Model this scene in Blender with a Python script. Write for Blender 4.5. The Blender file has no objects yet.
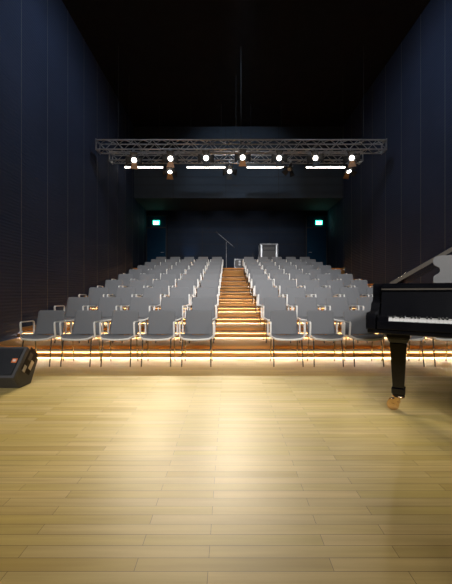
import bpy, math, random
from mathutils import Vector, Matrix
random.seed(7)
S = bpy.context.scene
COL = S.collection
F, VX, HY, CAMZ = 310.0, 228.0, 292.0, 1.096     # focal length (px), vanishing point, eye height over the hall floor
STAGE = 0.12                                      # stage deck height
D0, PITCH, RISE, Q = 5.0, 0.181 * 5.0, 0.198, 1.039 * 5.0
XL, XR, YB, YF, ZC = -4.1, 5.0, 15.6, -3.0, 8.3

# ------------------------------------------------------------------ helpers
class MB:
    def __init__(s): s.v, s.f, s.sm = [], [], []
    def add(s, vs, fs, smooth=False):
        n = len(s.v); s.v += [tuple(v) for v in vs]
        for f in fs: s.f.append(tuple(i + n for i in f)); s.sm.append(smooth)
        return s
    def box(s, x0, x1, y0, y1, z0, z1):
        vs = [(x, y, z) for x in (x0, x1) for y in (y0, y1) for z in (z0, z1)]
        return s.add(vs, [(0, 1, 3, 2), (4, 6, 7, 5), (0, 4, 5, 1), (2, 3, 7, 6), (0, 2, 6, 4), (1, 5, 7, 3)])
    def obox(s, c, ax, ay, az):
        c, ax, ay, az = map(Vector, (c, ax, ay, az))
        vs = [c + ax * i + ay * j + az * k for i in (-1, 1) for j in (-1, 1) for k in (-1, 1)]
        return s.add(vs, [(0, 1, 3, 2), (4, 6, 7, 5), (0, 4, 5, 1), (2, 3, 7, 6), (0, 2, 6, 4), (1, 5, 7, 3)])
    def tube(s, p0, p1, r0, r1=None, n=10, cap=True):
        r1 = r0 if r1 is None else r1
        p0, p1 = Vector(p0), Vector(p1); a = (p1 - p0).normalized()
        t = Vector((0, 0, 1)) if abs(a.z) < .9 else Vector((1, 0, 0))
        u = a.cross(t).normalized(); w = a.cross(u)
        vs = []
        for p, r in ((p0, r0), (p1, r1)):
            for k in range(n):
                th = 2 * math.pi * k / n; vs.append(p + u * r * math.cos(th) + w * r * math.sin(th))
        s.add(vs, [(k, n + k, n + (k + 1) % n, (k + 1) % n) for k in range(n)], True)
        if cap: s.add(vs, [tuple(range(n)), tuple(range(2 * n - 1, n - 1, -1))])
        return s
    def sweep(s, pts, r, n=10):
        for a, b in zip(pts, pts[1:]): s.tube(a, b, r, n=n)
        return s
    def bar(s, pts, side, w, t):      # rectangular bar along a path lying in the plane normal to 'side'
        side = Vector(side); P = [Vector(p) for p in pts]; vs = []
        for i, p in enumerate(P):
            d = (P[min(i + 1, len(P) - 1)] - P[max(i - 1, 0)]).normalized()
            nrm = d.cross(side).normalized()
            for a, b in ((-1, -1), (1, -1), (1, 1), (-1, 1)): vs.append(p + side * a * w / 2 + nrm * b * t / 2)
        fs = [(0, 3, 2, 1)]
        for i in range(len(P) - 1):
            for k in range(4): fs.append((4 * i + k, 4 * i + (k + 1) % 4, 4 * i + 4 + (k + 1) % 4, 4 * i + 4 + k))
        e = 4 * (len(P) - 1); fs.append((e, e + 1, e + 2, e + 3))
        return s.add(vs, fs)
    def prism(s, poly, off, mp=lambda p: p):   # poly: 3D points, off: extrusion vector
        n = len(poly); A = [Vector(mp(p)) for p in poly]; off = Vector(off)
        vs = A + [p + off for p in A]
        return s.add(vs, [tuple(range(n))[::-1], tuple(range(n, 2 * n))] + [(k, (k + 1) % n, n + (k + 1) % n, n + k) for k in range(n)])
    def lathe(s, prof, c=(0, 0, 0), n=16):      # prof: (r, z)
        vs = []; c = Vector(c)
        for r, z in prof:
            for k in range(n):
                a = 2 * math.pi * k / n; vs.append(c + Vector((r * math.cos(a), r * math.sin(a), z)))
        m = len(prof)
        s.add(vs, [(i * n + k, i * n + (k + 1) % n, (i + 1) * n + (k + 1) % n, (i + 1) * n + k) for i in range(m - 1) for k in range(n)], True)
        return s.add(vs, [tuple(range(n))[::-1], tuple(range((m - 1) * n, m * n))])
    def sheet(s, fn, nu, nv, th):               # solid sheet: fn(u,v)->(point, normal), u,v in [0,1]
        top, bot = [], []
        for j in range(nv + 1):
            for i in range(nu + 1):
                p, n = fn(i / nu, j / nv); p = Vector(p); n = Vector(n).normalized()
                top.append(p + n * th / 2); bot.append(p - n * th / 2)
        N = len(top); W = nu + 1; fs = []
        for j in range(nv):
            for i in range(nu):
                a = j * W + i
                fs.append((a, a + 1, a + W + 1, a + W)); fs.append((N + a, N + a + W, N + a + W + 1, N + a + 1))
        rim = [i for i in range(W)] + [j * W + nu for j in range(1, nv + 1)] + [nv * W + i for i in range(nu - 1, -1, -1)] + [j * W for j in range(nv - 1, 0, -1)]
        for a, b in zip(rim, rim[1:] + rim[:1]): fs.append((a, N + a, N + b, b))
        return s.add(top + bot, fs, True)
    def build(s, name, mat, parent=None, bevel=0, loc=None):
        me = bpy.data.meshes.new(name); me.from_pydata(s.v, [], s.f); me.validate()
        for p, sm in zip(me.polygons, s.sm): p.use_smooth = sm
        me.materials.append(mat); me.update()
        import bmesh
        bm = bmesh.new(); bm.from_mesh(me); bmesh.ops.recalc_face_normals(bm, faces=bm.faces); bm.to_mesh(me); bm.free()
        o = bpy.data.objects.new(name, me); COL.objects.link(o)
        if parent is not None: o.parent = parent
        if loc is not None: o.location = loc
        if bevel:
            m = o.modifiers.new('bevel', 'BEVEL'); m.width = bevel; m.segments = 2; m.limit_method = 'ANGLE'; m.angle_limit = math.radians(40)
        return o

def thing(name, label, cat, loc=(0, 0, 0), rz=0.0, group=None, kind=None):
    o = bpy.data.objects.new(name, None); COL.objects.link(o); o.empty_display_size = .1
    o.location = loc; o.rotation_euler = (0, 0, rz); return tag(o, label, cat, group, kind)
def tag(o, label, cat, group=None, kind=None):
    if label: o['label'] = label
    if cat: o['category'] = cat
    if group: o['group'] = group
    if kind: o['kind'] = kind
    return o
def struct(o, label=None, cat=None):
    o['kind'] = 'structure'
    if label: o['label'] = label
    if cat: o['category'] = cat
    return o
def dup(root, loc, label):
    r = root.copy(); COL.objects.link(r); r.location = loc; r['label'] = label
    for ch in root.children:
        c = ch.copy(); COL.objects.link(c); c.parent = r
        for g in ch.children:
            d = g.copy(); COL.objects.link(d); d.parent = c
    return r

# ------------------------------------------------------------------ materials
def mat(name, col, rough=.5, metal=0, spec=.5, coat=0, emit=None, est=0):
    m = bpy.data.materials.new(name); m.use_nodes = True; b = m.node_tree.nodes['Principled BSDF']
    b.inputs['Base Color'].default_value = (*col, 1); b.inputs['Roughness'].default_value = rough
    b.inputs['Metallic'].default_value = metal; b.inputs['Specular IOR Level'].default_value = spec
    b.inputs['Coat Weight'].default_value = coat; b.inputs['Coat Roughness'].default_value = .03
    if emit: b.inputs['Emission Color'].default_value = (*emit, 1); b.inputs['Emission Strength'].default_value = est
    return m
def nodes(m): return m.node_tree.nodes, m.node_tree.links, m.node_tree.nodes['Principled BSDF']
def coords(m, kind='Object', scale=(1, 1, 1)):
    N, L, b = nodes(m); t = N.new('ShaderNodeTexCoord'); mp = N.new('ShaderNodeMapping'); mp.inputs['Scale'].default_value = scale; mp.inputs['Location'].default_value = (.07, .127, .013)
    L.new(t.outputs[kind], mp.inputs['Vector']); return mp.outputs['Vector']
def ramp(m, fac, stops):
    N, L, b = nodes(m); r = N.new('ShaderNodeValToRGB'); el = r.color_ramp.elements
    while len(el) < len(stops): el.new(.5)
    for e, (p, c) in zip(el, stops): e.position = p; e.color = (*c, 1)
    L.new(fac, r.inputs['Fac']); return r.outputs['Color']
def speckle(m, c0, c1, scale, bump=0):
    N, L, b = nodes(m); v = coords(m); n = N.new('ShaderNodeTexNoise'); n.inputs['Scale'].default_value = scale; n.inputs['Detail'].default_value = 4
    L.new(v, n.inputs['Vector']); L.new(ramp(m, n.outputs['Fac'], [(.3, c0), (.7, c1)]), b.inputs['Base Color'])
    if bump:
        bp = N.new('ShaderNodeBump'); bp.inputs['Strength'].default_value = bump; bp.inputs['Distance'].default_value = .002
        L.new(n.outputs['Fac'], bp.inputs['Height']); L.new(bp.outputs['Normal'], b.inputs['Normal'])
    return m
def planks(name, cols, row, length, rough, gap=.0009, mort=(.1, .06, .02), stretch=(1.2, 22, 22), spec=.4):
    """strip flooring laid along X: random tone per strip, grain, hairline joints"""
    m = mat(name, cols[0], rough, spec=spec); N, L, b = nodes(m); v = coords(m)
    br = N.new('ShaderNodeTexBrick'); br.inputs['Scale'].default_value = 1; br.inputs['Brick Width'].default_value = length
    br.inputs['Row Height'].default_value = row; br.inputs['Mortar Size'].default_value = gap; br.inputs['Bias'].default_value = 0
    br.offset = .37; br.squash = 1
    br.inputs['Color1'].default_value = (0, 0, 0, 1); br.inputs['Color2'].default_value = (1, 1, 1, 1); br.inputs['Mortar'].default_value = (.5, .5, .5, 1)
    L.new(v, br.inputs['Vector'])
    col = ramp(m, br.outputs['Color'], [(i / (len(cols) - 1), c) for i, c in enumerate(cols)])
    g = N.new('ShaderNodeTexNoise'); g.inputs['Scale'].default_value = 1.5; g.inputs['Detail'].default_value = 5
    L.new(coords(m, scale=stretch), g.inputs['Vector'])
    gr = ramp(m, g.outputs['Fac'], [(.3, (.74, .70, .64)), (.7, (1.0, 1.0, 1.0))])
    mx = N.new('ShaderNodeMix'); mx.data_type = 'RGBA'; mx.blend_type = 'MULTIPLY'; mx.inputs['Factor'].default_value = .8
    L.new(col, mx.inputs['A']); L.new(gr, mx.inputs['B'])
    m2 = N.new('ShaderNodeMix'); m2.data_type = 'RGBA'; L.new(br.outputs['Fac'], m2.inputs['Factor'])
    L.new(mx.outputs['Result'], m2.inputs['A']); m2.inputs['B'].default_value = (*mort, 1)
    L.new(m2.outputs['Result'], b.inputs['Base Color']); return m

M = {}
M['stage'] = planks('stage_maple', [(.50, .36, .10), (.60, .46, .20), (.56, .43, .14), (.66, .50, .22), (.52, .39, .11)], .055, .7, .42)
M['hall'] = planks('hall_oak', [(.54, .345, .095), (.60, .39, .11), (.66, .44, .125)], .09, 1.6, .5)
M['oak'] = planks('step_oak', spec=.12, cols= [(.38, .185, .055), (.44, .225, .068), (.41, .20, .06)], row=.3, length=2.4, rough=.65)
M['recess'] = mat('shadow_gap', (.02, .012, .006), .9)
M['led'] = mat('led_strip', (1, 1, 1), emit=(1, .88, .68), est=120)
M['grey'] = speckle(mat('grey_fabric', (.2, .2, .21), .85, spec=.2), (.152, .151, .153), (.178, .177, .179), 300, .2)
M['seat'] = speckle(mat('pale_grey_fabric', (.4, .4, .42), .8, spec=.2), (.40, .40, .41), (.45, .45, .46), 300, .2)
M['white'] = speckle(mat('white_plastic', (.75, .72, .68), .4), (.74, .71, .66), (.78, .75, .70), 20)
M['chrome'] = speckle(mat('steel', (.6, .58, .55), .25, metal=1), (.26, .23, .20), (.34, .31, .27), 15)
M['alu'] = speckle(mat('aluminium', (.5, .5, .5), .4, metal=1), (.42, .42, .43), (.55, .55, .56), 12)
M['truss'] = speckle(mat('truss_aluminium', (.3, .3, .3), .5, metal=.7), (.42, .41, .40), (.54, .53, .52), 12)
M['dull'] = speckle(mat('dull_metal', (.2, .2, .2), .5, metal=.7), (.24, .24, .245), (.34, .34, .345), 12)
M['black'] = speckle(mat('black_paint', (.01, .01, .011), .55), (.008, .008, .009), (.014, .014, .015), 30)
M['ceil'] = speckle(mat('ceiling_black', (.01, .01, .012), .9, spec=.1), (.008, .009, .012), (.012, .013, .016), 3)
M['lacquer'] = speckle(mat('black_lacquer', (.004, .004, .005), .13, spec=.35, coat=.15), (.003, .003, .004), (.005, .005, .006), 5)
M['satin'] = speckle(mat('satin_black_lacquer', (.02, .02, .02), .45, spec=.6), (.014, .014, .015), (.02, .02, .022), 6)
M['ivory'] = speckle(mat('white_key', (.75, .73, .68), .2), (.72, .70, .66), (.78, .76, .72), 10)
M['ebony'] = speckle(mat('black_key', (.008, .008, .008), .3), (.006, .006, .006), (.01, .01, .01), 30)
M['brass'] = speckle(mat('brass', (.7, .42, .2), .18, metal=1), (.74, .50, .30), (.82, .58, .36), 25)
M['bronze'] = speckle(mat('piano_plate', (.35, .22, .08), .4, metal=.8), (.3, .19, .07), (.4, .25, .1), 10)
M['brown_parts_refl'] = speckle(mat('brown_parts_and_reflection', (.10, .075, .05), .5), (.045, .036, .027), (.06, .048, .035), 60)  # brown parts, plus the warm reflection painted on lid edge and rail
M['cab'] = speckle(mat('cabinet_paint', (.02, .02, .022), .6), (.05, .047, .047), (.07, .066, .066), 180, .5)
M['grille'] = mat('grille_mesh', (.012, .013, .016), .5, metal=.3)
M['orange'] = speckle(mat('orange_badge', (.8, .2, .04), .5), (.75, .17, .03), (.85, .22, .05), 40)
M['lens'] = mat('lamp_lens', (1, 1, 1), emit=(1, .95, .86), est=6)
M['amberlens'] = speckle(mat('amber_gel', (.35, .15, .04), .5), (.3, .12, .03), (.4, .18, .05), 40)
M['tube'] = mat('fluorescent_tube', (1, 1, 1), emit=(1, .95, .86), est=9)
M['sign'] = mat('exit_sign_green', (0, .3, .12), emit=(.03, .6, .36), est=5)
M['signw'] = mat('exit_sign_white', (1, 1, 1), emit=(.65, 1, .85), est=6)
M['door'] = speckle(mat('dark_blue_door', (.012, .03, .055), .8, spec=.15), (.002, .022, .05), (.003, .028, .06), 4)
M['joint'] = speckle(mat('joint_strip', (.10, .10, .105), .5, spec=.3), (.085, .085, .09), (.11, .11, .115), 4)
# grooved acoustic wall panels: fine horizontal ribs
def wall_mat(name, c0, c1, rib):
    m = mat(name, c0, .8, spec=.15); N, L, b = nodes(m); v = coords(m)
    w = N.new('ShaderNodeTexWave'); w.bands_direction = 'Z'; w.inputs['Scale'].default_value = rib; w.inputs['Distortion'].default_value = 0
    L.new(v, w.inputs['Vector']); n = N.new('ShaderNodeTexNoise'); n.inputs['Scale'].default_value = .6; L.new(v, n.inputs['Vector'])
    L.new(ramp(m, n.outputs['Fac'], [(.35, c0), (.65, c1)]), b.inputs['Base Color'])
    bp = N.new('ShaderNodeBump'); bp.inputs['Strength'].default_value = .35; bp.inputs['Distance'].default_value = .02
    L.new(w.outputs['Fac'], bp.inputs['Height']); L.new(bp.outputs['Normal'], b.inputs['Normal']); return m
M['wall'] = wall_mat('ribbed_black_wall', (.024, .034, .064), (.029, .040, .076), 5.2)
M['bulkhead'] = wall_mat('blue_grey_bulkhead', (.045, .055, .07), (.058, .07, .088), .8)
M['backwall'] = wall_mat('dark_blue_black_panel', (.013, .018, .030), (.018, .025, .040), .8)

# ------------------------------------------------------------------ the room
ED = 3.60     # stage front edge (depth)
struct(MB().box(XL, XR, ED, 16, -.15, 0).build('floor', M['hall']), 'brown oak hall floor in front of the first row')
struct(MB().box(XL, XR, YF, ED, -.15, STAGE).build('floor_stage', M['stage']), 'pale maple strip stage floor')
struct(MB().box(XL - .2, XR + .2, YF - .2, YB + .2, ZC, ZC + .2).build('ceiling', M['ceil']), 'black ceiling')
wl = struct(MB().box(XL - .2, XL, YF, YB, -.15, ZC).build('wall_left', M['wall']), 'black ribbed wall left of the seating')
wr = struct(MB().box(XR, XR + .2, YF, YB, -.15, ZC).build('wall_right', M['wall']), 'black ribbed wall right of the seating')
struct(MB().box(XL - .2, XR + .2, YB, YB + .2, -.15, ZC).build('wall_back', M['backwall']), 'dark panelled wall behind the last row')
struct(MB().box(XL - .2, XR + .2, YF - .2, YF, -.15, ZC).build('wall_front', M['wall']), 'dark wall behind the stage')
j = MB(); k = MB()
y = 6.15 - .89 * 9
while y < YB - .1:
    j.box(XL, XL + .004, y - .006, y + .006, 0, ZC); y += .89
y = 7.14 - .9 * 10
while y < YB - .1:
    k.box(XR - .004, XR, y - .006, y + .006, 0, ZC); y += .9
j.build('joint_strip', M['joint'], wl); k.build('joint_strip', M['joint'], wr)
# bulkhead over the rear seats
bulk = struct(MB().box(XL, XR, 13.5, YB, 5.19, ZC).build('beam', M['bulkhead']), 'dark bulkhead hanging over the last rows')
g = MB()
for z in (5.75, 6.1, 6.7): g.box(XL, XR, 13.494, 13.5, z, z + .012)
for x in (-2.4, -.1, 2.2): g.box(x, x + .012, 13.494, 13.5, 5.19, ZC)
g.build('panel_joint', M['recess'], bulk)
g = MB()
for z in (2.9, 3.5, 4.1, 4.7): g.box(-3.05, 3.85, YB - .006, YB, z, z + .014)
for x in (-3.05, -1.3, .45, 2.1, 3.85): g.box(x, x + .014, YB - .006, YB, 2.13, 5.19)
struct(g.build('trim_1', M['recess']), 'panel joints of the back wall')

# ------------------------------------------------------------------ stepped tiers with lit gaps
def tier(jj):
    y0 = Q + PITCH * jj; zb = RISE * jj; top = RISE * (jj + 1) if jj < 9 else 2.13
    y1 = Q + PITCH * (jj + 1) + .14 if jj < 9 else YB
    ht = top - zb
    words = ['first', 'second', 'third', 'fourth', 'fifth', 'sixth', 'seventh', 'eighth', 'ninth', 'tenth']
    lab = 'oak step with lit gaps, %s up from the hall floor' % words[jj] if jj < 9 else 'oak rear platform behind the last row of chairs'
    t = struct(thing('seating_tier', lab, 'step', (0, y0, zb)))
    yl = y1 - y0; bt = ht - .116
    MB().box(XL, XR, .0, yl, ht - .055, ht).build('tread', M['oak'], t, bevel=.003)
    MB().box(XL, XR, -.06, .10, .03, bt).build('half_tread', M['oak'], t, bevel=.003)
    MB().box(XL, XR, .10, yl - (.15 if jj < 9 else 0), -.2 if jj else 0, ht - .055).build('carcass', M['recess'], t)
    # dark LED channels under both boards, open only downwards
    for z, yy in ((.03, -.058), (ht - .055, .002)):
        ch = MB().box(XL, XR, yy, yy + .05, z - .012, z)
        if jj >= 4: ch.box(XL, XR, yy, yy + .008, z - .019, z - .011)     # lip that hides the strip from below
        ch = ch.build('led_channel', M['recess'], t)
        o = MB().box(XL + .02, XR - .02, yy + .012, yy + .036, z - .0126, z - .008).build('led_strip', M['recess'], ch)
        o.data.materials.append(M['led'])
        for p in o.data.polygons: p.material_index = 1 if p.normal.z < -.5 else 0
for jj in range(10): tier(jj)

# ------------------------------------------------------------------ chairs
def make_chair(label, loc):
    t = thing('auditorium_chair', label, 'chair', loc, 0, 'grey chairs in rows on the tiers')
    def rr(v, half, rc, length):       # rounded ends of a panel
        e = min(v, 1 - v) * length
        return half if e >= rc else half - rc + math.sqrt(max(rc * rc - (rc - e) ** 2, 0))
    def back(u, v):
        half = .224 - .016 * v; half = rr(.5 + abs(v - .5), half, .022, .37) if v > .5 else half
        x = (u * 2 - 1) * half; z = .425 + .375 * v
        y = -.095 + .095 * v - .03 * (1 - v) ** 2 * 0 - .025 * (x / .22) ** 2 + .012 * math.sin(v * math.pi)
        return (x, y, z), (.1 * x / .22, -1, .25)
    MB().sheet(back, 12, 18, .016).build('backrest', M['grey'], t)
    def seat(u, v, g=0):
        half = rr(v, .232 + g, .05, .40); x = (u * 2 - 1) * half
        y = -.465 - g + (.40 + g) * v
        z = .424 + .040 * (1 - v) - .03 * max(0, .18 - v) / .18 * max(0, .18 - v) / .18 - .020 * (1 - (x / .23) ** 2)
        return (x, y, z - g * 5), (0, 0, 1)
    MB().sheet(seat, 12, 16, .016).build('seat', M['grey'], t)
    MB().sheet(lambda u, v: seat(u, v, .004), 12, 16, .026).build('seat_shell', M['white'], t)
    f = MB()
    for sx in (-1, 1): f.tube((sx * .19, -.42, .405), (sx * .19, -.09, .395), .009, n=8)
    for yy in (-.40, -.12): f.tube((-.215, yy, .402), (.215, yy, .402), .009, n=8)
    f.build('seat_frame', M['chrome'], t)
    for sx in (-1, 1):
        MB().tube((sx * .207, -.40, .41), (sx * .214, -.465, 0), .0095, n=8).build('leg', M['chrome'], t)
        MB().tube((sx * .205, -.13, .42), (sx * .214, -.08, 0), .0095, n=8).build('leg', M['chrome'], t)
        X = sx * .252
        pts = [(X, -.37, .415), (X, -.39, .50), (X, -.402, .625), (X, -.396, .641), (X, -.38, .647), (X, -.12, .641), (X, -.095, .630), (X, -.085, .605), (X, -.085, .415)]
        a = MB().bar(pts, (1, 0, 0), .026, .016); a.box(min(X, sx * .2), max(X, sx * .2), -.375, -.35, .405, .421); a.box(min(X, sx * .2), max(X, sx * .2), -.1, -.075, .405, .421)
        a.build('armrest', M['white'], t, bevel=.003)
    return t
ordn = ['first', 'second', 'third', 'fourth', 'fifth', 'sixth', 'seventh', 'eighth', 'ninth', 'last']
seatn = ['first seat from the aisle', 'second seat from the aisle', 'third seat from the aisle', 'fourth seat from the aisle', 'fifth seat from the aisle']
proto = None
for i in range(10):
    for side, sx, x0 in (('left', -1, -.465), ('right', 1, .885)):
        for k in range(5):
            lab = 'grey armchair in the %s row from the stage, %s block, %s' % (ordn[i], side, seatn[k])
            if i == 9: lab = 'grey armchair in the rearmost row, %s block, %s' % (side, seatn[k])
            loc = (x0 + sx * .59 * k, D0 + PITCH * i, RISE * i)
            if proto is None: proto = make_chair(lab, loc)
            else: dup(proto, loc, lab)

# ------------------------------------------------------------------ lighting trusses
def truss(y, z, x0, x1, label):
    t = thing('lighting_truss', label, 'truss', (0, y, z), 0, 'lighting trusses under the ceiling')
    h = .135
    for sy in (-1, 1):
        for sz in (-1, 1):
            MB().tube((x0, sy * h, sz * h), (x1, sy * h, sz * h), .022, n=8).build('chord', M['truss'], t)
    n = int((x1 - x0) / .27); st = (x1 - x0) / n; m = MB()
    for i in range(n):
        a, b = x0 + i * st, x0 + (i + 1) * st; s = 1 if i % 2 else -1
        for c in (-1, 1):
            m.tube((a, c * h, -s * h), (b, c * h, s * h), .011, n=6, cap=False)
            m.tube((a, -s * h, c * h), (b, s * h, c * h), .011, n=6, cap=False)
    m.build('lacing', M['truss'], t)
    for x in (x0, x1):
        e = MB(); e.box(x - .012, x + .012, -h - .03, h + .03, -h - .03, -h + .03); e.box(x - .012, x + .012, -h - .03, h + .03, h - .03, h + .03)
        e.box(x - .012, x + .012, -h - .03, -h + .03, -h, h); e.box(x - .012, x + .012, h - .03, h + .03, -h, h)
        e.build('end_plate', M['alu'], t)
    for x in (x0 + .6, (x0 + x1) / 2, x1 - .6):
        c = MB(); c.tube((x, 0, h), (x, 0, ZC - z), .006, n=6); c.tube((x, -h, h), (x, h, h), .02, n=8); c.build('hanging_cable', M['black'], t)
    return t
YA, ZA, YT, ZT = 9.1, 5.36, 10.3, 5.56
truss(YA, ZA, (98 - VX) * YA / F, (384 - VX) * YA / F, 'longer silver lattice truss nearest the stage, carrying the upper spotlights')
truss(YT, ZT, (111 - VX) * YT / F, (361 - VX) * YT / F, 'shorter silver lattice truss behind the longer one')

def spotlight(px, py, d, ztruss, label, yaw=0, pitch=38, lit=True, doors=True, amber=False, power=0, target=None, cone=28.5, soft=.08):
    """px,py: where the lens sits in the photo; hangs under the truss at depth d"""
    X = (px - VX) * d / F; Z = CAMZ + (HY - py) * d / F
    yh = d - .135
    t = thing('stage_spotlight', label, 'spotlight', (X, yh, Z), 0, 'spotlights hanging from the trusses')
    bd = Vector((math.sin(math.radians(yaw)) * math.cos(math.radians(pitch)), -math.cos(math.radians(yaw)) * math.cos(math.radians(pitch)), -math.sin(math.radians(pitch))))
    R = bd.to_track_quat('-Z', 'Y').to_matrix()
    def A(v): return R @ Vector(v)
    top = ztruss - .135 - .022 - .035 - Z
    m = MB(); prof = [(.04, .24), (.055, .225), (.066, .18), (.072, .09), (.086, .07), (.086, -.005), (.075, -.005)]
    q = MB(); q.lathe(prof, n=18); q.v = [tuple(A(v)) for v in q.v]; q.build('housing', M['black'], t)
    q = MB(); q.lathe([(.074, -.004), (.055, -.016), (.001, -.022)], n=18); q.v = [tuple(A(v)) for v in q.v]
    q.build('lens', M['lens'] if lit else M['alu'], t)
    # yoke from the housing sides up to a clamp on the truss chord
    sx = A((1, 0, 0)); c = A((0, 0, .1))
    y0 = min(.17, top - .06)
    q = MB()
    for s in (-1, 1):
        q.tube(c + sx * s * .065, c + sx * s * .125, .012, n=8)
        q.bar([c + sx * s * .115, Vector((0, 0, y0)) + Vector((c.x, c.y, 0)) + sx * s * .115], (0, 1, 0), .03, .006)
    cc = Vector((c.x, c.y, y0)); q.obox(cc, sx * .118, Vector((0, .015, 0)), Vector((0, 0, .004)))
    q.build('yoke', M['black'] if amber else M['alu'], t)
    q = MB(); q.tube(cc, (c.x, c.y, top - .03), .016, n=8); q.tube((c.x, 0, top - .02), (c.x, c.y, top - .02), .012, n=8)
    q.obox((c.x, 0, top), (.03, 0, 0), (0, .032, 0), (0, 0, .035)); q.build('clamp', M['alu'], t)
    if doors:
        for ang in range(4):
            a = math.radians(90 * ang); o1 = Vector((math.cos(a), math.sin(a), 0)); o2 = Vector((-math.sin(a), math.cos(a), 0))
            w0, w1 = .07, .115
            p = [o1 * .088 - o2 * w0 + Vector((0, 0, -.005)), o1 * .088 + o2 * w0 + Vector((0, 0, -.005)), o1 * .225 + o2 * w1 + Vector((0, 0, -.10)), o1 * .225 - o2 * w1 + Vector((0, 0, -.10))]
            MB().prism([A(v) for v in p], A(o1 * .004 + Vector((0, 0, .004)))).build('barn_door', M['amberlens'] if (amber and ang in (3,)) else M['black'], t)
    if power:
        l = bpy.data.lights.new('spot_lamp', 'SPOT'); l.energy = power; l.color = (1, .88, .66); l.spot_size = math.radians(cone); l.spot_blend = soft; l.shadow_soft_size = .08
        lo = bpy.data.objects.new('spot_lamp', l); COL.objects.link(lo)
        src = Vector((X, yh, Z)) + bd * .06; lo.location = src
        tg = Vector(target); lo.rotation_euler = (tg - src).to_track_quat('-Z', 'Y').to_euler()
    return t
PW = 470
up = 'lit black spotlight under the front truss, %s'
spotlight(135.5, 162, YA, ZA, up % 'leftmost of the upper row', yaw=12, pitch=34, amber=True, power=PW, target=(-2.3, .45, 0))
spotlight(171.3, 160.5, YA, ZA, up % 'second from the left in the upper row', yaw=8, pitch=30, amber=True, power=PW, target=(-1.55, .45, 0))
spotlight(206.4, 160, YA, ZA, up % 'third from the left in the upper row', yaw=2, pitch=34, power=PW, target=(-.75, .45, 0))
spotlight(242.4, 159.5, YA, ZA, up % 'fourth from the left, above the aisle', yaw=0, pitch=28, amber=True, power=PW, target=(.1, .45, 0))
spotlight(278.4, 160, YA, ZA, up % 'fifth from the left in the upper row', yaw=-4, pitch=32, power=PW * .75, target=(.9, .45, 0))
spotlight(314.2, 160, YA, ZA, up % 'sixth from the left in the upper row', yaw=-22, pitch=34, power=PW * .3, target=(1.7, .45, 0))
spotlight(350, 160, YA, ZA, up % 'rightmost of the upper row', yaw=-28, pitch=36, amber=True, power=PW * .3, target=(2.6, .45, 0))
lo_ = 'black spotlight hanging low from the rear truss, %s'
spotlight(170.7, 173.5, YT, ZT, lo_ % 'leftmost of the lower four', yaw=10, pitch=62, amber=True, power=950, target=(-1.35, 2.75, 0), cone=15, soft=.7)
spotlight(229.6, 173, YT, ZT, lo_ % 'second of the lower four', yaw=3, pitch=44, power=950, target=(-.35, 2.75, 0), cone=15, soft=.7)
spotlight(288.4, 171, YT, ZT, lo_ % 'unlit and turned sideways', yaw=-60, pitch=60, lit=False, doors=True)
spotlight(347.5, 173, YT, ZT, lo_ % 'rightmost of the lower four', yaw=20, pitch=64, amber=True)

# strip lights on the bulkhead
sn = ['leftmost of the four', 'second from the left', 'third from the left', 'rightmost of the four']
for n_, (a, b) in enumerate(((125, 163), (187, 225), (247, 285), (306, 345))):
    d = 11.9; x0, x1 = (a - VX) * d / F, (b - VX) * d / F; z = CAMZ + (HY - 167.3) * d / F
    t = thing('strip_light', 'glowing white tube light hanging before the dark bulkhead, %s' % sn[n_], 'light', ((x0 + x1) / 2, d, z), 0, 'tube lights before the bulkhead')
    hw = (x1 - x0) / 2
    q = MB(); q.box(-hw, hw, -.03, .05, .035, .10); q.box(-hw - .03, -hw, -.035, .05, -.035, .10); q.box(hw, hw + .03, -.035, .05, -.035, .10); q.build('fixture_body', M['black'], t)
    for sx in (-1, 1): MB().tube((sx * hw * .8, .01, .10), (sx * hw * .8, .01, ZC - z), .006, n=6).build('hanging_cable', M['black'], t)
    MB().tube((-hw, 0, 0), (hw, 0, 0), .024, n=12).build('tube', M['tube'], t)

# ------------------------------------------------------------------ doors and exit signs at the back
PZ = 2.13
for n_, (x0, x1) in enumerate(((-4.06, -3.12), (3.95, 4.93))):
    dr = struct(MB().box(x0, x1, YB - .05, YB, PZ, 4.30).build('door_%d' % (n_ + 1), M['door'], bevel=.006), 'dark blue door at the %s end of the back wall' % ('left', 'right')[n_])
    f = MB(); f.box(x0 - .03, x0, YB - .08, YB, PZ, 4.92); f.box(x1, x1 + .03, YB - .08, YB, PZ, 4.92); f.box(x0, x1, YB - .08, YB, 4.30, 4.36); f.box(x0 - .03, x1 + .03, YB - .08, YB, 4.90, 4.95)
    f.build('door_frame', M['black'], dr)
    MB().box(x0, x1, YB - .03, YB, 4.36, 4.90).build('transom_panel', M['door'], dr)
    hx = x1 - .1 if n_ == 0 else x0 + .1
    MB().tube((hx, YB - .10, PZ + .95), (hx + (-.14 if n_ == 0 else .14), YB - .10, PZ + .95), .011).tube((hx, YB - .05, PZ + .95), (hx, YB - .10, PZ + .95), .011).build('door_handle', M['alu'], dr)
    cx = ((156.6, 318.6)[n_] - VX) * YB / F; w, h = .165, .095; cz = 4.57
    t = thing('exit_sign', 'small glowing green exit sign over the %s' % ('left door', 'right door')[n_], 'sign', (cx, YB - .03, cz), 0, 'exit signs over the doors')
    MB().box(-w, w, -.06, 0, -h, h + .02).build('sign_box', M['sign'], t, bevel=.004)
    q = MB(); y = -.062
    def pic(x0, x1, z0, z1, sh=0): q.prism([(x0, y, z0), (x1, y, z0), (x1 + sh, y, z1), (x0 + sh, y, z1)], (0, -.003, 0))
    pic(-.13, -.02, -.095, .06)                # doorway
    pic(.075, .095, .045, .07); pic(.04, .08, -.03, .04, .01); pic(.0, .045, -.09, -.02, .02); pic(.07, .12, -.09, -.03, -.03); pic(.02, .14, .005, .02, 0)
    q.build('pictogram', M['signw'], t)

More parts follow.
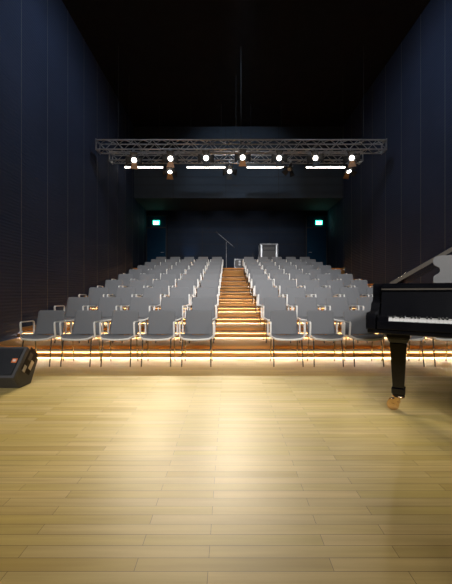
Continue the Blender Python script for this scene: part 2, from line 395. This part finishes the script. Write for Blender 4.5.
# ------------------------------------------------------------------ things on the rear platform
def PX(x, y, d): return Vector(((x - VX) * d / F, d, CAMZ + (HY - y) * d / F))
d = 13.95; b = PX(226.3, 241.5, d)
t = thing('microphone_stand', 'thin black boom microphone stand on the rear platform', 'microphone stand', (b.x, d, PZ))
hz = b.z - PZ
MB().lathe([(.14, 0), (.14, .012), (.05, .028), (.02, .05)], n=20).build('base', M['black'], t)
MB().tube((0, 0, .03), (0, 0, .7), .014, n=8).tube((0, 0, .68), (0, 0, hz), .009, n=8).build('pole', M['dull'], t)
e0, e1 = PX(218.3, 233.7, d) - Vector((b.x, d, PZ)), PX(233.0, 246.2, d) - Vector((b.x, d, PZ))
MB().tube(e0, e1, .011, n=8).build('boom', M['dull'], t)
MB().tube((0, -.025, hz), (0, .025, hz), .03, n=10).build('clutch', M['black'], t)
dirv = (e0 - e1).normalized(); MB().tube(e0 - dirv * .01, e0 + dirv * .14, .014, .024, n=10).build('microphone', M['black'], t)
MB().tube(e1 - dirv * .08, e1, .02, n=10).build('counterweight', M['black'], t)

def flight_case(name, label, x0, x1, ytop, d, dep, style):
    a = PX(x0, ytop, d); b_ = PX(x1, ytop, d); w = b_.x - a.x; ht = a.z - PZ
    t = thing(name, label, 'case', ((a.x + b_.x) / 2, d, PZ)); hw = w / 2; z0 = .11 if style == 'tall' else .02
    MB().box(-hw + .01, hw - .01, .01, dep - .01, z0, ht - .01).build('body', M['black'], t)
    e = MB(); r = .022
    for sx in (-1, 1):
        for yy in (0, dep - r):
            e.box(sx * hw - (r if sx > 0 else 0), sx * hw + (r if sx < 0 else 0), yy, yy + r, z0, ht)
        for zz in (z0, ht - r): e.box(sx * hw - (r if sx > 0 else 0), sx * hw + (r if sx < 0 else 0), 0, dep, zz, zz + r)
    for yy in (0, dep - r):
        for zz in (z0, ht - r): e.box(-hw, hw, yy, yy + r, zz, zz + r)
    e.build('edge_profile', M['dull'], t)
    for sx in (-1, 1):
        for zz in (z0, ht):
            MB().obox((sx * (hw - .028), .022, zz - .03 * (1 if zz > .5 * ht else -1)), (.036, 0, 0), (0, .03, 0), (0, 0, .036)).build('corner', M['dull'], t, bevel=.012)
    if style == 'tall':
        MB().box(-hw * .62, hw * .62, -.004, .012, ht - .27, ht - .15).build('rack_unit', M['cab'], t, bevel=.004)
        MB().box(-hw * .72, hw * .72, .0, .012, .2, ht - .31).build('front_panel', M['cab'], t)
        f = MB()
        for sx in (-1, 1): f.box(sx * hw * .82 - .02, sx * hw * .82 + .02, -.006, .01, z0 + .03, ht - .05)
        f.build('rack_rail', M['alu'], t)
        for sx in (-1, 1):
            for yy in (.08, dep - .08):
                MB().tube((sx * (hw - .09) - .02, yy, .05), (sx * (hw - .09) + .02, yy, .05), .05, n=14).box(sx * (hw - .09) - .03, sx * (hw - .09) + .03, yy - .03, yy + .03, .06, .115).build('caster', M['black'], t)
    else:
        for zz in (.30, .5):
            MB().tube((-.02, -.02, ht * zz * 1.45), (-.02, .012, ht * zz * 1.45), .045, n=16).build('knob', M['dull'], t)
        MB().box(-hw * .8, hw * .8, -.001, .012, .05, ht - .05).build('front_panel', M['cab'], t)
        for sx in (-1, 1): MB().box(sx * hw * .7 - .03, sx * hw * .7 + .03, .05, dep - .05, 0, .022).build('foot', M['black'], t)
    return t
flight_case('equipment_rack', 'tall black equipment rack with silver edges behind the right block', 260, 278, 243.8, 14.1, .6, 'tall')
flight_case('amplifier_case', 'low black amplifier case with silver edges beside the microphone stand', 234.5, 245.5, 259, 13.75, .35, 'low')

# ------------------------------------------------------------------ stage monitor (wedge)
k_ = .98
t = thing('stage_monitor', 'black wedge floor monitor speaker lying on the stage', 'speaker', (-2.154 * k_, 0, STAGE))
E_, A_, B_, C_, D_ = [(y * k_, z * k_) for y, z in ((3.11, .135), (3.337, .408), (3.524, .24), (3.393, 0), (3.21, 0))]
WID = .64
MB().prism([(0, y, z) for y, z in (E_, A_, B_, C_, D_)], (-WID, 0, 0)).build('cabinet', M['cab'], t, bevel=.008)
ev, av = Vector((0, *E_)), Vector((0, *A_)); dv = (av - ev).normalized(); nv = Vector((0, -dv.z, dv.y)); L_ = (av - ev).length
gm = M['grille']; N, L, b_ = nodes(gm); vo = N.new('ShaderNodeTexVoronoi'); vo.inputs['Scale'].default_value = 160; L.new(coords(gm), vo.inputs['Vector'])
bp = N.new('ShaderNodeBump'); bp.inputs['Strength'].default_value = .8; bp.inputs['Distance'].default_value = .003; L.new(vo.outputs['Distance'], bp.inputs['Height']); L.new(bp.outputs['Normal'], b_.inputs['Normal'])
q = MB(); q.obox(ev + dv * L_ * .5 + Vector((-WID / 2, 0, 0)) + nv * .003, (WID / 2 - .03, 0, 0), dv * (L_ / 2 - .024), nv * .007); gr = q.build('grille', gm, t, bevel=.005)
q = MB(); c = ev + dv * L_ * .52 + Vector((-.062, 0, 0)) + nv * .011; q.obox(c, (.026, 0, 0), dv * .024, nv * .003); bd_ = q.build('badge', M['orange'], gr, bevel=.002)
q = MB(); q.obox(c + nv * .003, (.015, 0, 0), dv * .012, nv * .0012); q.build('badge_mark', M['ivory'], gr)
# recessed handle and connector panel on the end
w_ = Vector((0, .62, -.78)).normalized(); cen = Vector((0, (A_[0] + C_[0]) / 2 - .01, .215))
def end(u, v, hu, hv, dx): return (cen + dv * u + nv * -v + Vector((dx, 0, 0)), Vector((.003, 0, 0)), dv * hu, nv * hv)
MB().obox(*end(.03, -.005, .125, .075, .001)).build('connector_panel', M['recess'], t)
for (u, v, hu, hv) in ((-.0, .035, .048, .026), (-.075, -.04, .034, .022), (.065, -.03, .04, .026)):
    MB().obox(*end(u, v, hu, hv, .004)).build('connector', M['alu'] if u < .05 else M['brown_parts_refl'], t)

# ------------------------------------------------------------------ grand piano
TH = math.radians(33)
P = thing('grand_piano', 'black grand piano with raised lid and brass caster on the stage', 'piano', (1.031, 2.30, STAGE), -TH)
W = 1.50
lq = M['lacquer']
def smoothcurve(ctrl, n=8):
    out = []
    for i in range(len(ctrl) - 1):
        p0, p1, p2, p3 = ctrl[max(i - 1, 0)], ctrl[i], ctrl[i + 1], ctrl[min(i + 2, len(ctrl) - 1)]
        for s in range(n):
            x = s / n
            out.append(tuple(.5 * (2 * b + (c - a) * x + (2 * a - 5 * b + 4 * c - d) * x * x + (3 * b - a - 3 * c + d) * x ** 3) for a, b, c, d in zip(p0, p1, p2, p3)))
    return out + [ctrl[-1]]
outer = [(0, .4), (0, 1.5)] + smoothcurve([(0, 1.5), (.02, 1.95), (.16, 2.2), (.38, 2.25), (.60, 2.12), (.82, 1.78), (1.06, 1.42), (1.32, 1.18), (1.47, .95), (1.5, .7)])[1:] + [(1.5, .4)]
cxy = Vector((.62, 1.0))
inner = []
for i, p in enumerate(outer):
    v = Vector(p); pa = Vector(outer[max(i - 1, 0)]); pb = Vector(outer[min(i + 1, len(outer) - 1)]); tn = (pb - pa).normalized(); nn = Vector((tn.y, -tn.x))
    inner.append(v + nn * .045)
q = MB(); n = len(outer); vs = []
for p, c in ((outer, 0), (inner, 1)):
    for z in (.70, 1.045):
        vs += [(a[0], a[1], z) for a in p]
fs = []
for i in range(n - 1):
    fs += [(i, i + 1, n + i + 1, n + i), (2 * n + i, 3 * n + i, 3 * n + i + 1, 2 * n + i + 1), (n + i, n + i + 1, 3 * n + i + 1, 3 * n + i), (i, 2 * n + i, 2 * n + i + 1, i + 1)]
fs += [(0, n, 3 * n, 2 * n), (n - 1, 3 * n - 1, 4 * n - 1, 2 * n - 1)][:2]
q.add(vs, fs, True); q.build('rim', lq, P)
MB().prism([(a[0], a[1], .88) for a in inner], (0, 0, .02)).build('iron_plate', M['bronze'], P)
q = MB(); q.prism([(a[0], a[1], .70) for a in inner], (0, 0, .03)); q.build('soundboard', M['brown_parts_refl'], P)
# strings as one part
q = MB()
for i in range(44):
    x = .12 + i * .026; q.tube((x, .45, .925), (.12 + i * .012, 2.0 - i * .022, .925), .002, n=4, cap=False)
q.build('strings', M['brass'], P)
prof = [(0, .70), (0, .785), (.006, .806), (.03, .822), (.08, .824), (.16, .826), (.20, .832), (.225, .846), (.24, .868), (.25, .884), (.275, .893), (.31, .90), (.33, .915), (.338, .94), (.342, 1.03), (.35, 1.045), (.45, 1.045), (.45, .70)]
for x in (-.008, W - .057): MB().prism([(x, a, z) for a, z in prof], (.065, 0, 0)).build('cheek', lq, P, bevel=.004)
MB().box(0, W, .012, .45, .672, .705).build('keybed', lq, P, bevel=.006)
MB().box(.065, W - .065, .004, .034, .705, .766).build('key_slip', lq, P, bevel=.003)
for x in (.066, W - .14): MB().box(x, x + .074, .036, .20, .705, .80).build('key_block', lq, P, bevel=.006)
kw = (W - .28) / 52
for i in range(52):
    MB().box(.14 + i * kw + .0005, .14 + (i + 1) * kw - .0005, .036, .205, .74, .785).build('white_key', M['ivory'], P)
for i in range(51):
    if i % 7 in (1, 4): continue          # A B | C D E | F G A ...
    x = .14 + (i + 1) * kw; MB().box(x - .0055, x + .0055, .088, .205, .77, .795).build('black_key', M['ebony'], P)
MB().prism([(.066, .204, .775), (.066, .230, .775), (.066, .30, .985), (.066, .282, .985)], (W - .132, 0, 0)).build('fallboard', lq, P, bevel=.003)
MB().box(.066, W - .066, .272, .36, .984, 1.008).build('name_rail', lq, P)
MB().box(.066, W - .066, .266, .272, .992, 1.004).build('rail_reflection', M['brown_parts_refl'], P)  # thin brown strip painting the reflection along the fallboard edge
MB().box(.0661, W - .0661, .30, .40, 1.008, 1.044).build('front_rail', lq, P, bevel=.004)
# music desk with a scalloped end
dz = 1.045
o0 = [(.39, 0), (.39, .055), (.402, .072), (.425, .085), (.435, .11), (.43, .135), (.408, .152), (.393, .165), (.388, .20), (.395, .225), (.412, .24), (.44, .245)]
o0 = [(a + .025, z) for a, z in o0]; poly = o0 + [(W - a, z) for a, z in o0[::-1]]
MB().prism([(a, 0.44 + z * .42, dz + z * .92) for a, z in poly], (0, .014, -.006)).build('music_desk', M['satin'], P)
q = MB(); q.box(.45, 1.05, .40, .62, dz - .03, dz); q.box(.046, W - .046, .48, .58, dz - .06, dz - .03)
q.build('desk_shelf', lq, P)
# lid: hinged along the bass side, propped open, the front flap folded back on top
phi = math.radians(32); cu, su = math.cos(phi), math.sin(phi)
def lidp(a, v, w): return (.07 + a * cu - w * su, v, 1.035 + a * su + w * cu)
lo2 = [(a, v) for a, v in outer if v >= .98]; lo2 = [(0, .98)] + lo2[0:] + [(1.44, .98)]
q = MB(); base = [Vector(lidp(a, v, 0)) for a, v in lo2]; q.prism(base, Vector(lidp(0, 0, .02)) - Vector(lidp(0, 0, 0))); q.build('lid', lq, P, bevel=.003)
q = MB(); q.prism([lidp(a, v, .021) for a, v in ((0.02, .98), (0.02, 1.33), (1.25, 1.2), (1.44, .98))], Vector(lidp(0, 0, .017)) - Vector(lidp(0, 0, 0))); q.build('lid_flap', lq, P, bevel=.003)
MB().prism([lidp(0.003, .976, .001), lidp(1.437, .976, .001), lidp(1.437, .976, .037), lidp(.003, .976, .037)], (0, .004, 0)).build('lid_edge_reflection', M['brown_parts_refl'], P)  # warm stage reflection on the black lid edge, painted as a brown strip
q = MB(); q.tube((1.44, 1.0, 1.03), lidp(1.36, 1.02, 0), .012, n=8); q.build('lid_prop', lq, P)
q = MB(); q.tube((.03, .98, 1.046), (.03, 1.5, 1.046), .007, n=8); q.build('lid_hinge', M['brass'], P)
# legs
def leg(u, v):
    q = MB()
    q.box(u - .085, u + .085, v - .085, v + .085, .60, .69)
    def fr(z0, a0, z1, a1):
        q.add([(u + sx * a, v + sy * a, z) for z, a in ((z0, a0), (z1, a1)) for sx, sy in ((-1, -1), (1, -1), (1, 1), (-1, 1))], [(3, 2, 1, 0), (4, 5, 6, 7)] + [(i, (i + 1) % 4, 4 + (i + 1) % 4, 4 + i) for i in range(4)])
    fr(.56, .062, .60, .082); fr(.19, .042, .56, .062); fr(.14, .050, .19, .050); fr(.125, .042, .14, .046)
    lg = q.build('leg', lq, P, bevel=.006)
    c = MB(); c.lathe([(.045, .108), (.048, .122), (.03, .128)], (u, v, 0), n=18); c.tube((u, v, .06), (u, v, .115), .014)
    ox = -.04
    for s in (-1, 1): c.bar([(u, v + s * .03, .108), (u + ox * .5, v + s * .03, .085), (u + ox, v + s * .03, .045)], (0, 1, 0), .008, .03)
    c.build('caster_fork', M['brass'], lg)
    MB().tube((u + ox, v - .026, .046), (u + ox, v + .026, .046), .046, n=22).tube((u + ox, v - .04, .046), (u + ox, v + .04, .046), .014, n=12).build('caster_wheel', M['brass'], lg, bevel=.006)
leg(.175, .43); leg(1.33, .43); leg(.74, 1.92)
q = MB(); q.box(.60, .90, .42, .50, .10, .15)
for x in (.66, .84): q.tube((x, .46, .15), (x, .46, .70), .018)
q.build('pedal_lyre', lq, P)
for x in (.68, .75, .82): MB().box(x - .012, x + .012, .32, .43, .105, .12).build('pedal', M['brass'], P, bevel=.003)

# ------------------------------------------------------------------ added fill lamps and the blue uplight
def lamp(kind, name, loc, tgt, energy, col, size=.5, ang=70, blend=.6):
    l = bpy.data.lights.new(name, kind); l.energy = energy; l.color = col
    if kind == 'SPOT': l.spot_size = math.radians(ang); l.spot_blend = blend; l.shadow_soft_size = size
    else: l.shape = 'SQUARE'; l.size = size
    o = bpy.data.objects.new(name, l); COL.objects.link(o); o.location = loc
    o.rotation_euler = (Vector(tgt) - Vector(loc)).to_track_quat('-Z', 'Y').to_euler(); return o
# unseen fill spots added behind the camera to light the seat fronts
for x in (-2.4, .2, 2.8):
    lamp('SPOT', 'front_fill', (x, -2.6, 4.4), (x * .6 + .1, 5.8, .5), 1050, (.97, .98, 1), .4, 44, .8)
    lamp('SPOT', 'front_fill', (x, -2.6, 4.6), (x * .5 + .1, 11.0, 1.7), 1900, (.97, .98, 1), .4, 34, .9)
lamp('SPOT', 'piano_fill', (.2, -.8, 7.2), (1.75, 2.25, .8), 700, (1, .95, .88), .25, 26, .8)  # unseen spot added to brighten the piano keys
# cool fill spots, unseen, added to tint and lift side walls and bulkhead
for x, tx in ((-.6, XL), (1.5, XR)):
    lamp('SPOT', 'cool_fill', (x, 5.5, 8.0), (tx, 7.5, 4.6), 420, (.68, .82, 1), .4, 105, 1)
lamp('SPOT', 'cool_fill', (.4, 6.5, 8.0), (.4, 13.5, 6.3), 600, (.62, .8, 1), .3, 48, .8)
lp = bpy.data.lights.new('blue_uplight', 'SPOT'); lp.energy = 26; lp.color = (.1, .5, 1); lp.spot_size = math.radians(50); lp.spot_blend = 1; lp.shadow_soft_size = .05
lpo = bpy.data.objects.new('blue_uplight', lp); COL.objects.link(lpo); lpo.location = (-2.0, 14.9, 2.25); lpo.rotation_euler = (Vector((-1.92, 15.6, 3.2)) - Vector(lpo.location)).to_track_quat('-Z', 'Y').to_euler()
# unseen fill spots added above the seats to light the chair tops
for y_ in (6.5, 11.0):
    lamp('SPOT', 'seat_fill', (.3, y_, 8.1), (.3, y_, 0), 300, (1, .9, .78), .4, 95, 1)

w = bpy.data.worlds.new('World'); S.world = w; w.use_nodes = True
w.node_tree.nodes['Background'].inputs['Color'].default_value = (.01, .012, .016, 1); w.node_tree.nodes['Background'].inputs['Strength'].default_value = .2

cam = bpy.data.cameras.new('Camera'); co = bpy.data.objects.new('Camera', cam); COL.objects.link(co)
co.location = (0, 0, CAMZ); co.rotation_euler = (math.pi / 2, 0, 0)
cam.sensor_fit = 'HORIZONTAL'; cam.sensor_width = 36; cam.lens = F / 452 * 36; cam.shift_x = -(VX - 226) / 452; cam.shift_y = 0; cam.clip_start = .05
S.camera = co
vs_ = S.view_settings; vs_.view_transform = 'Standard'; vs_.look = 'None'; vs_.gamma = 1; vs_.exposure = 0; vs_.use_curve_mapping = False
S.cycles.use_denoising = True
S.cycles.max_bounces = 6
S.cycles.sample_clamp_indirect = 8
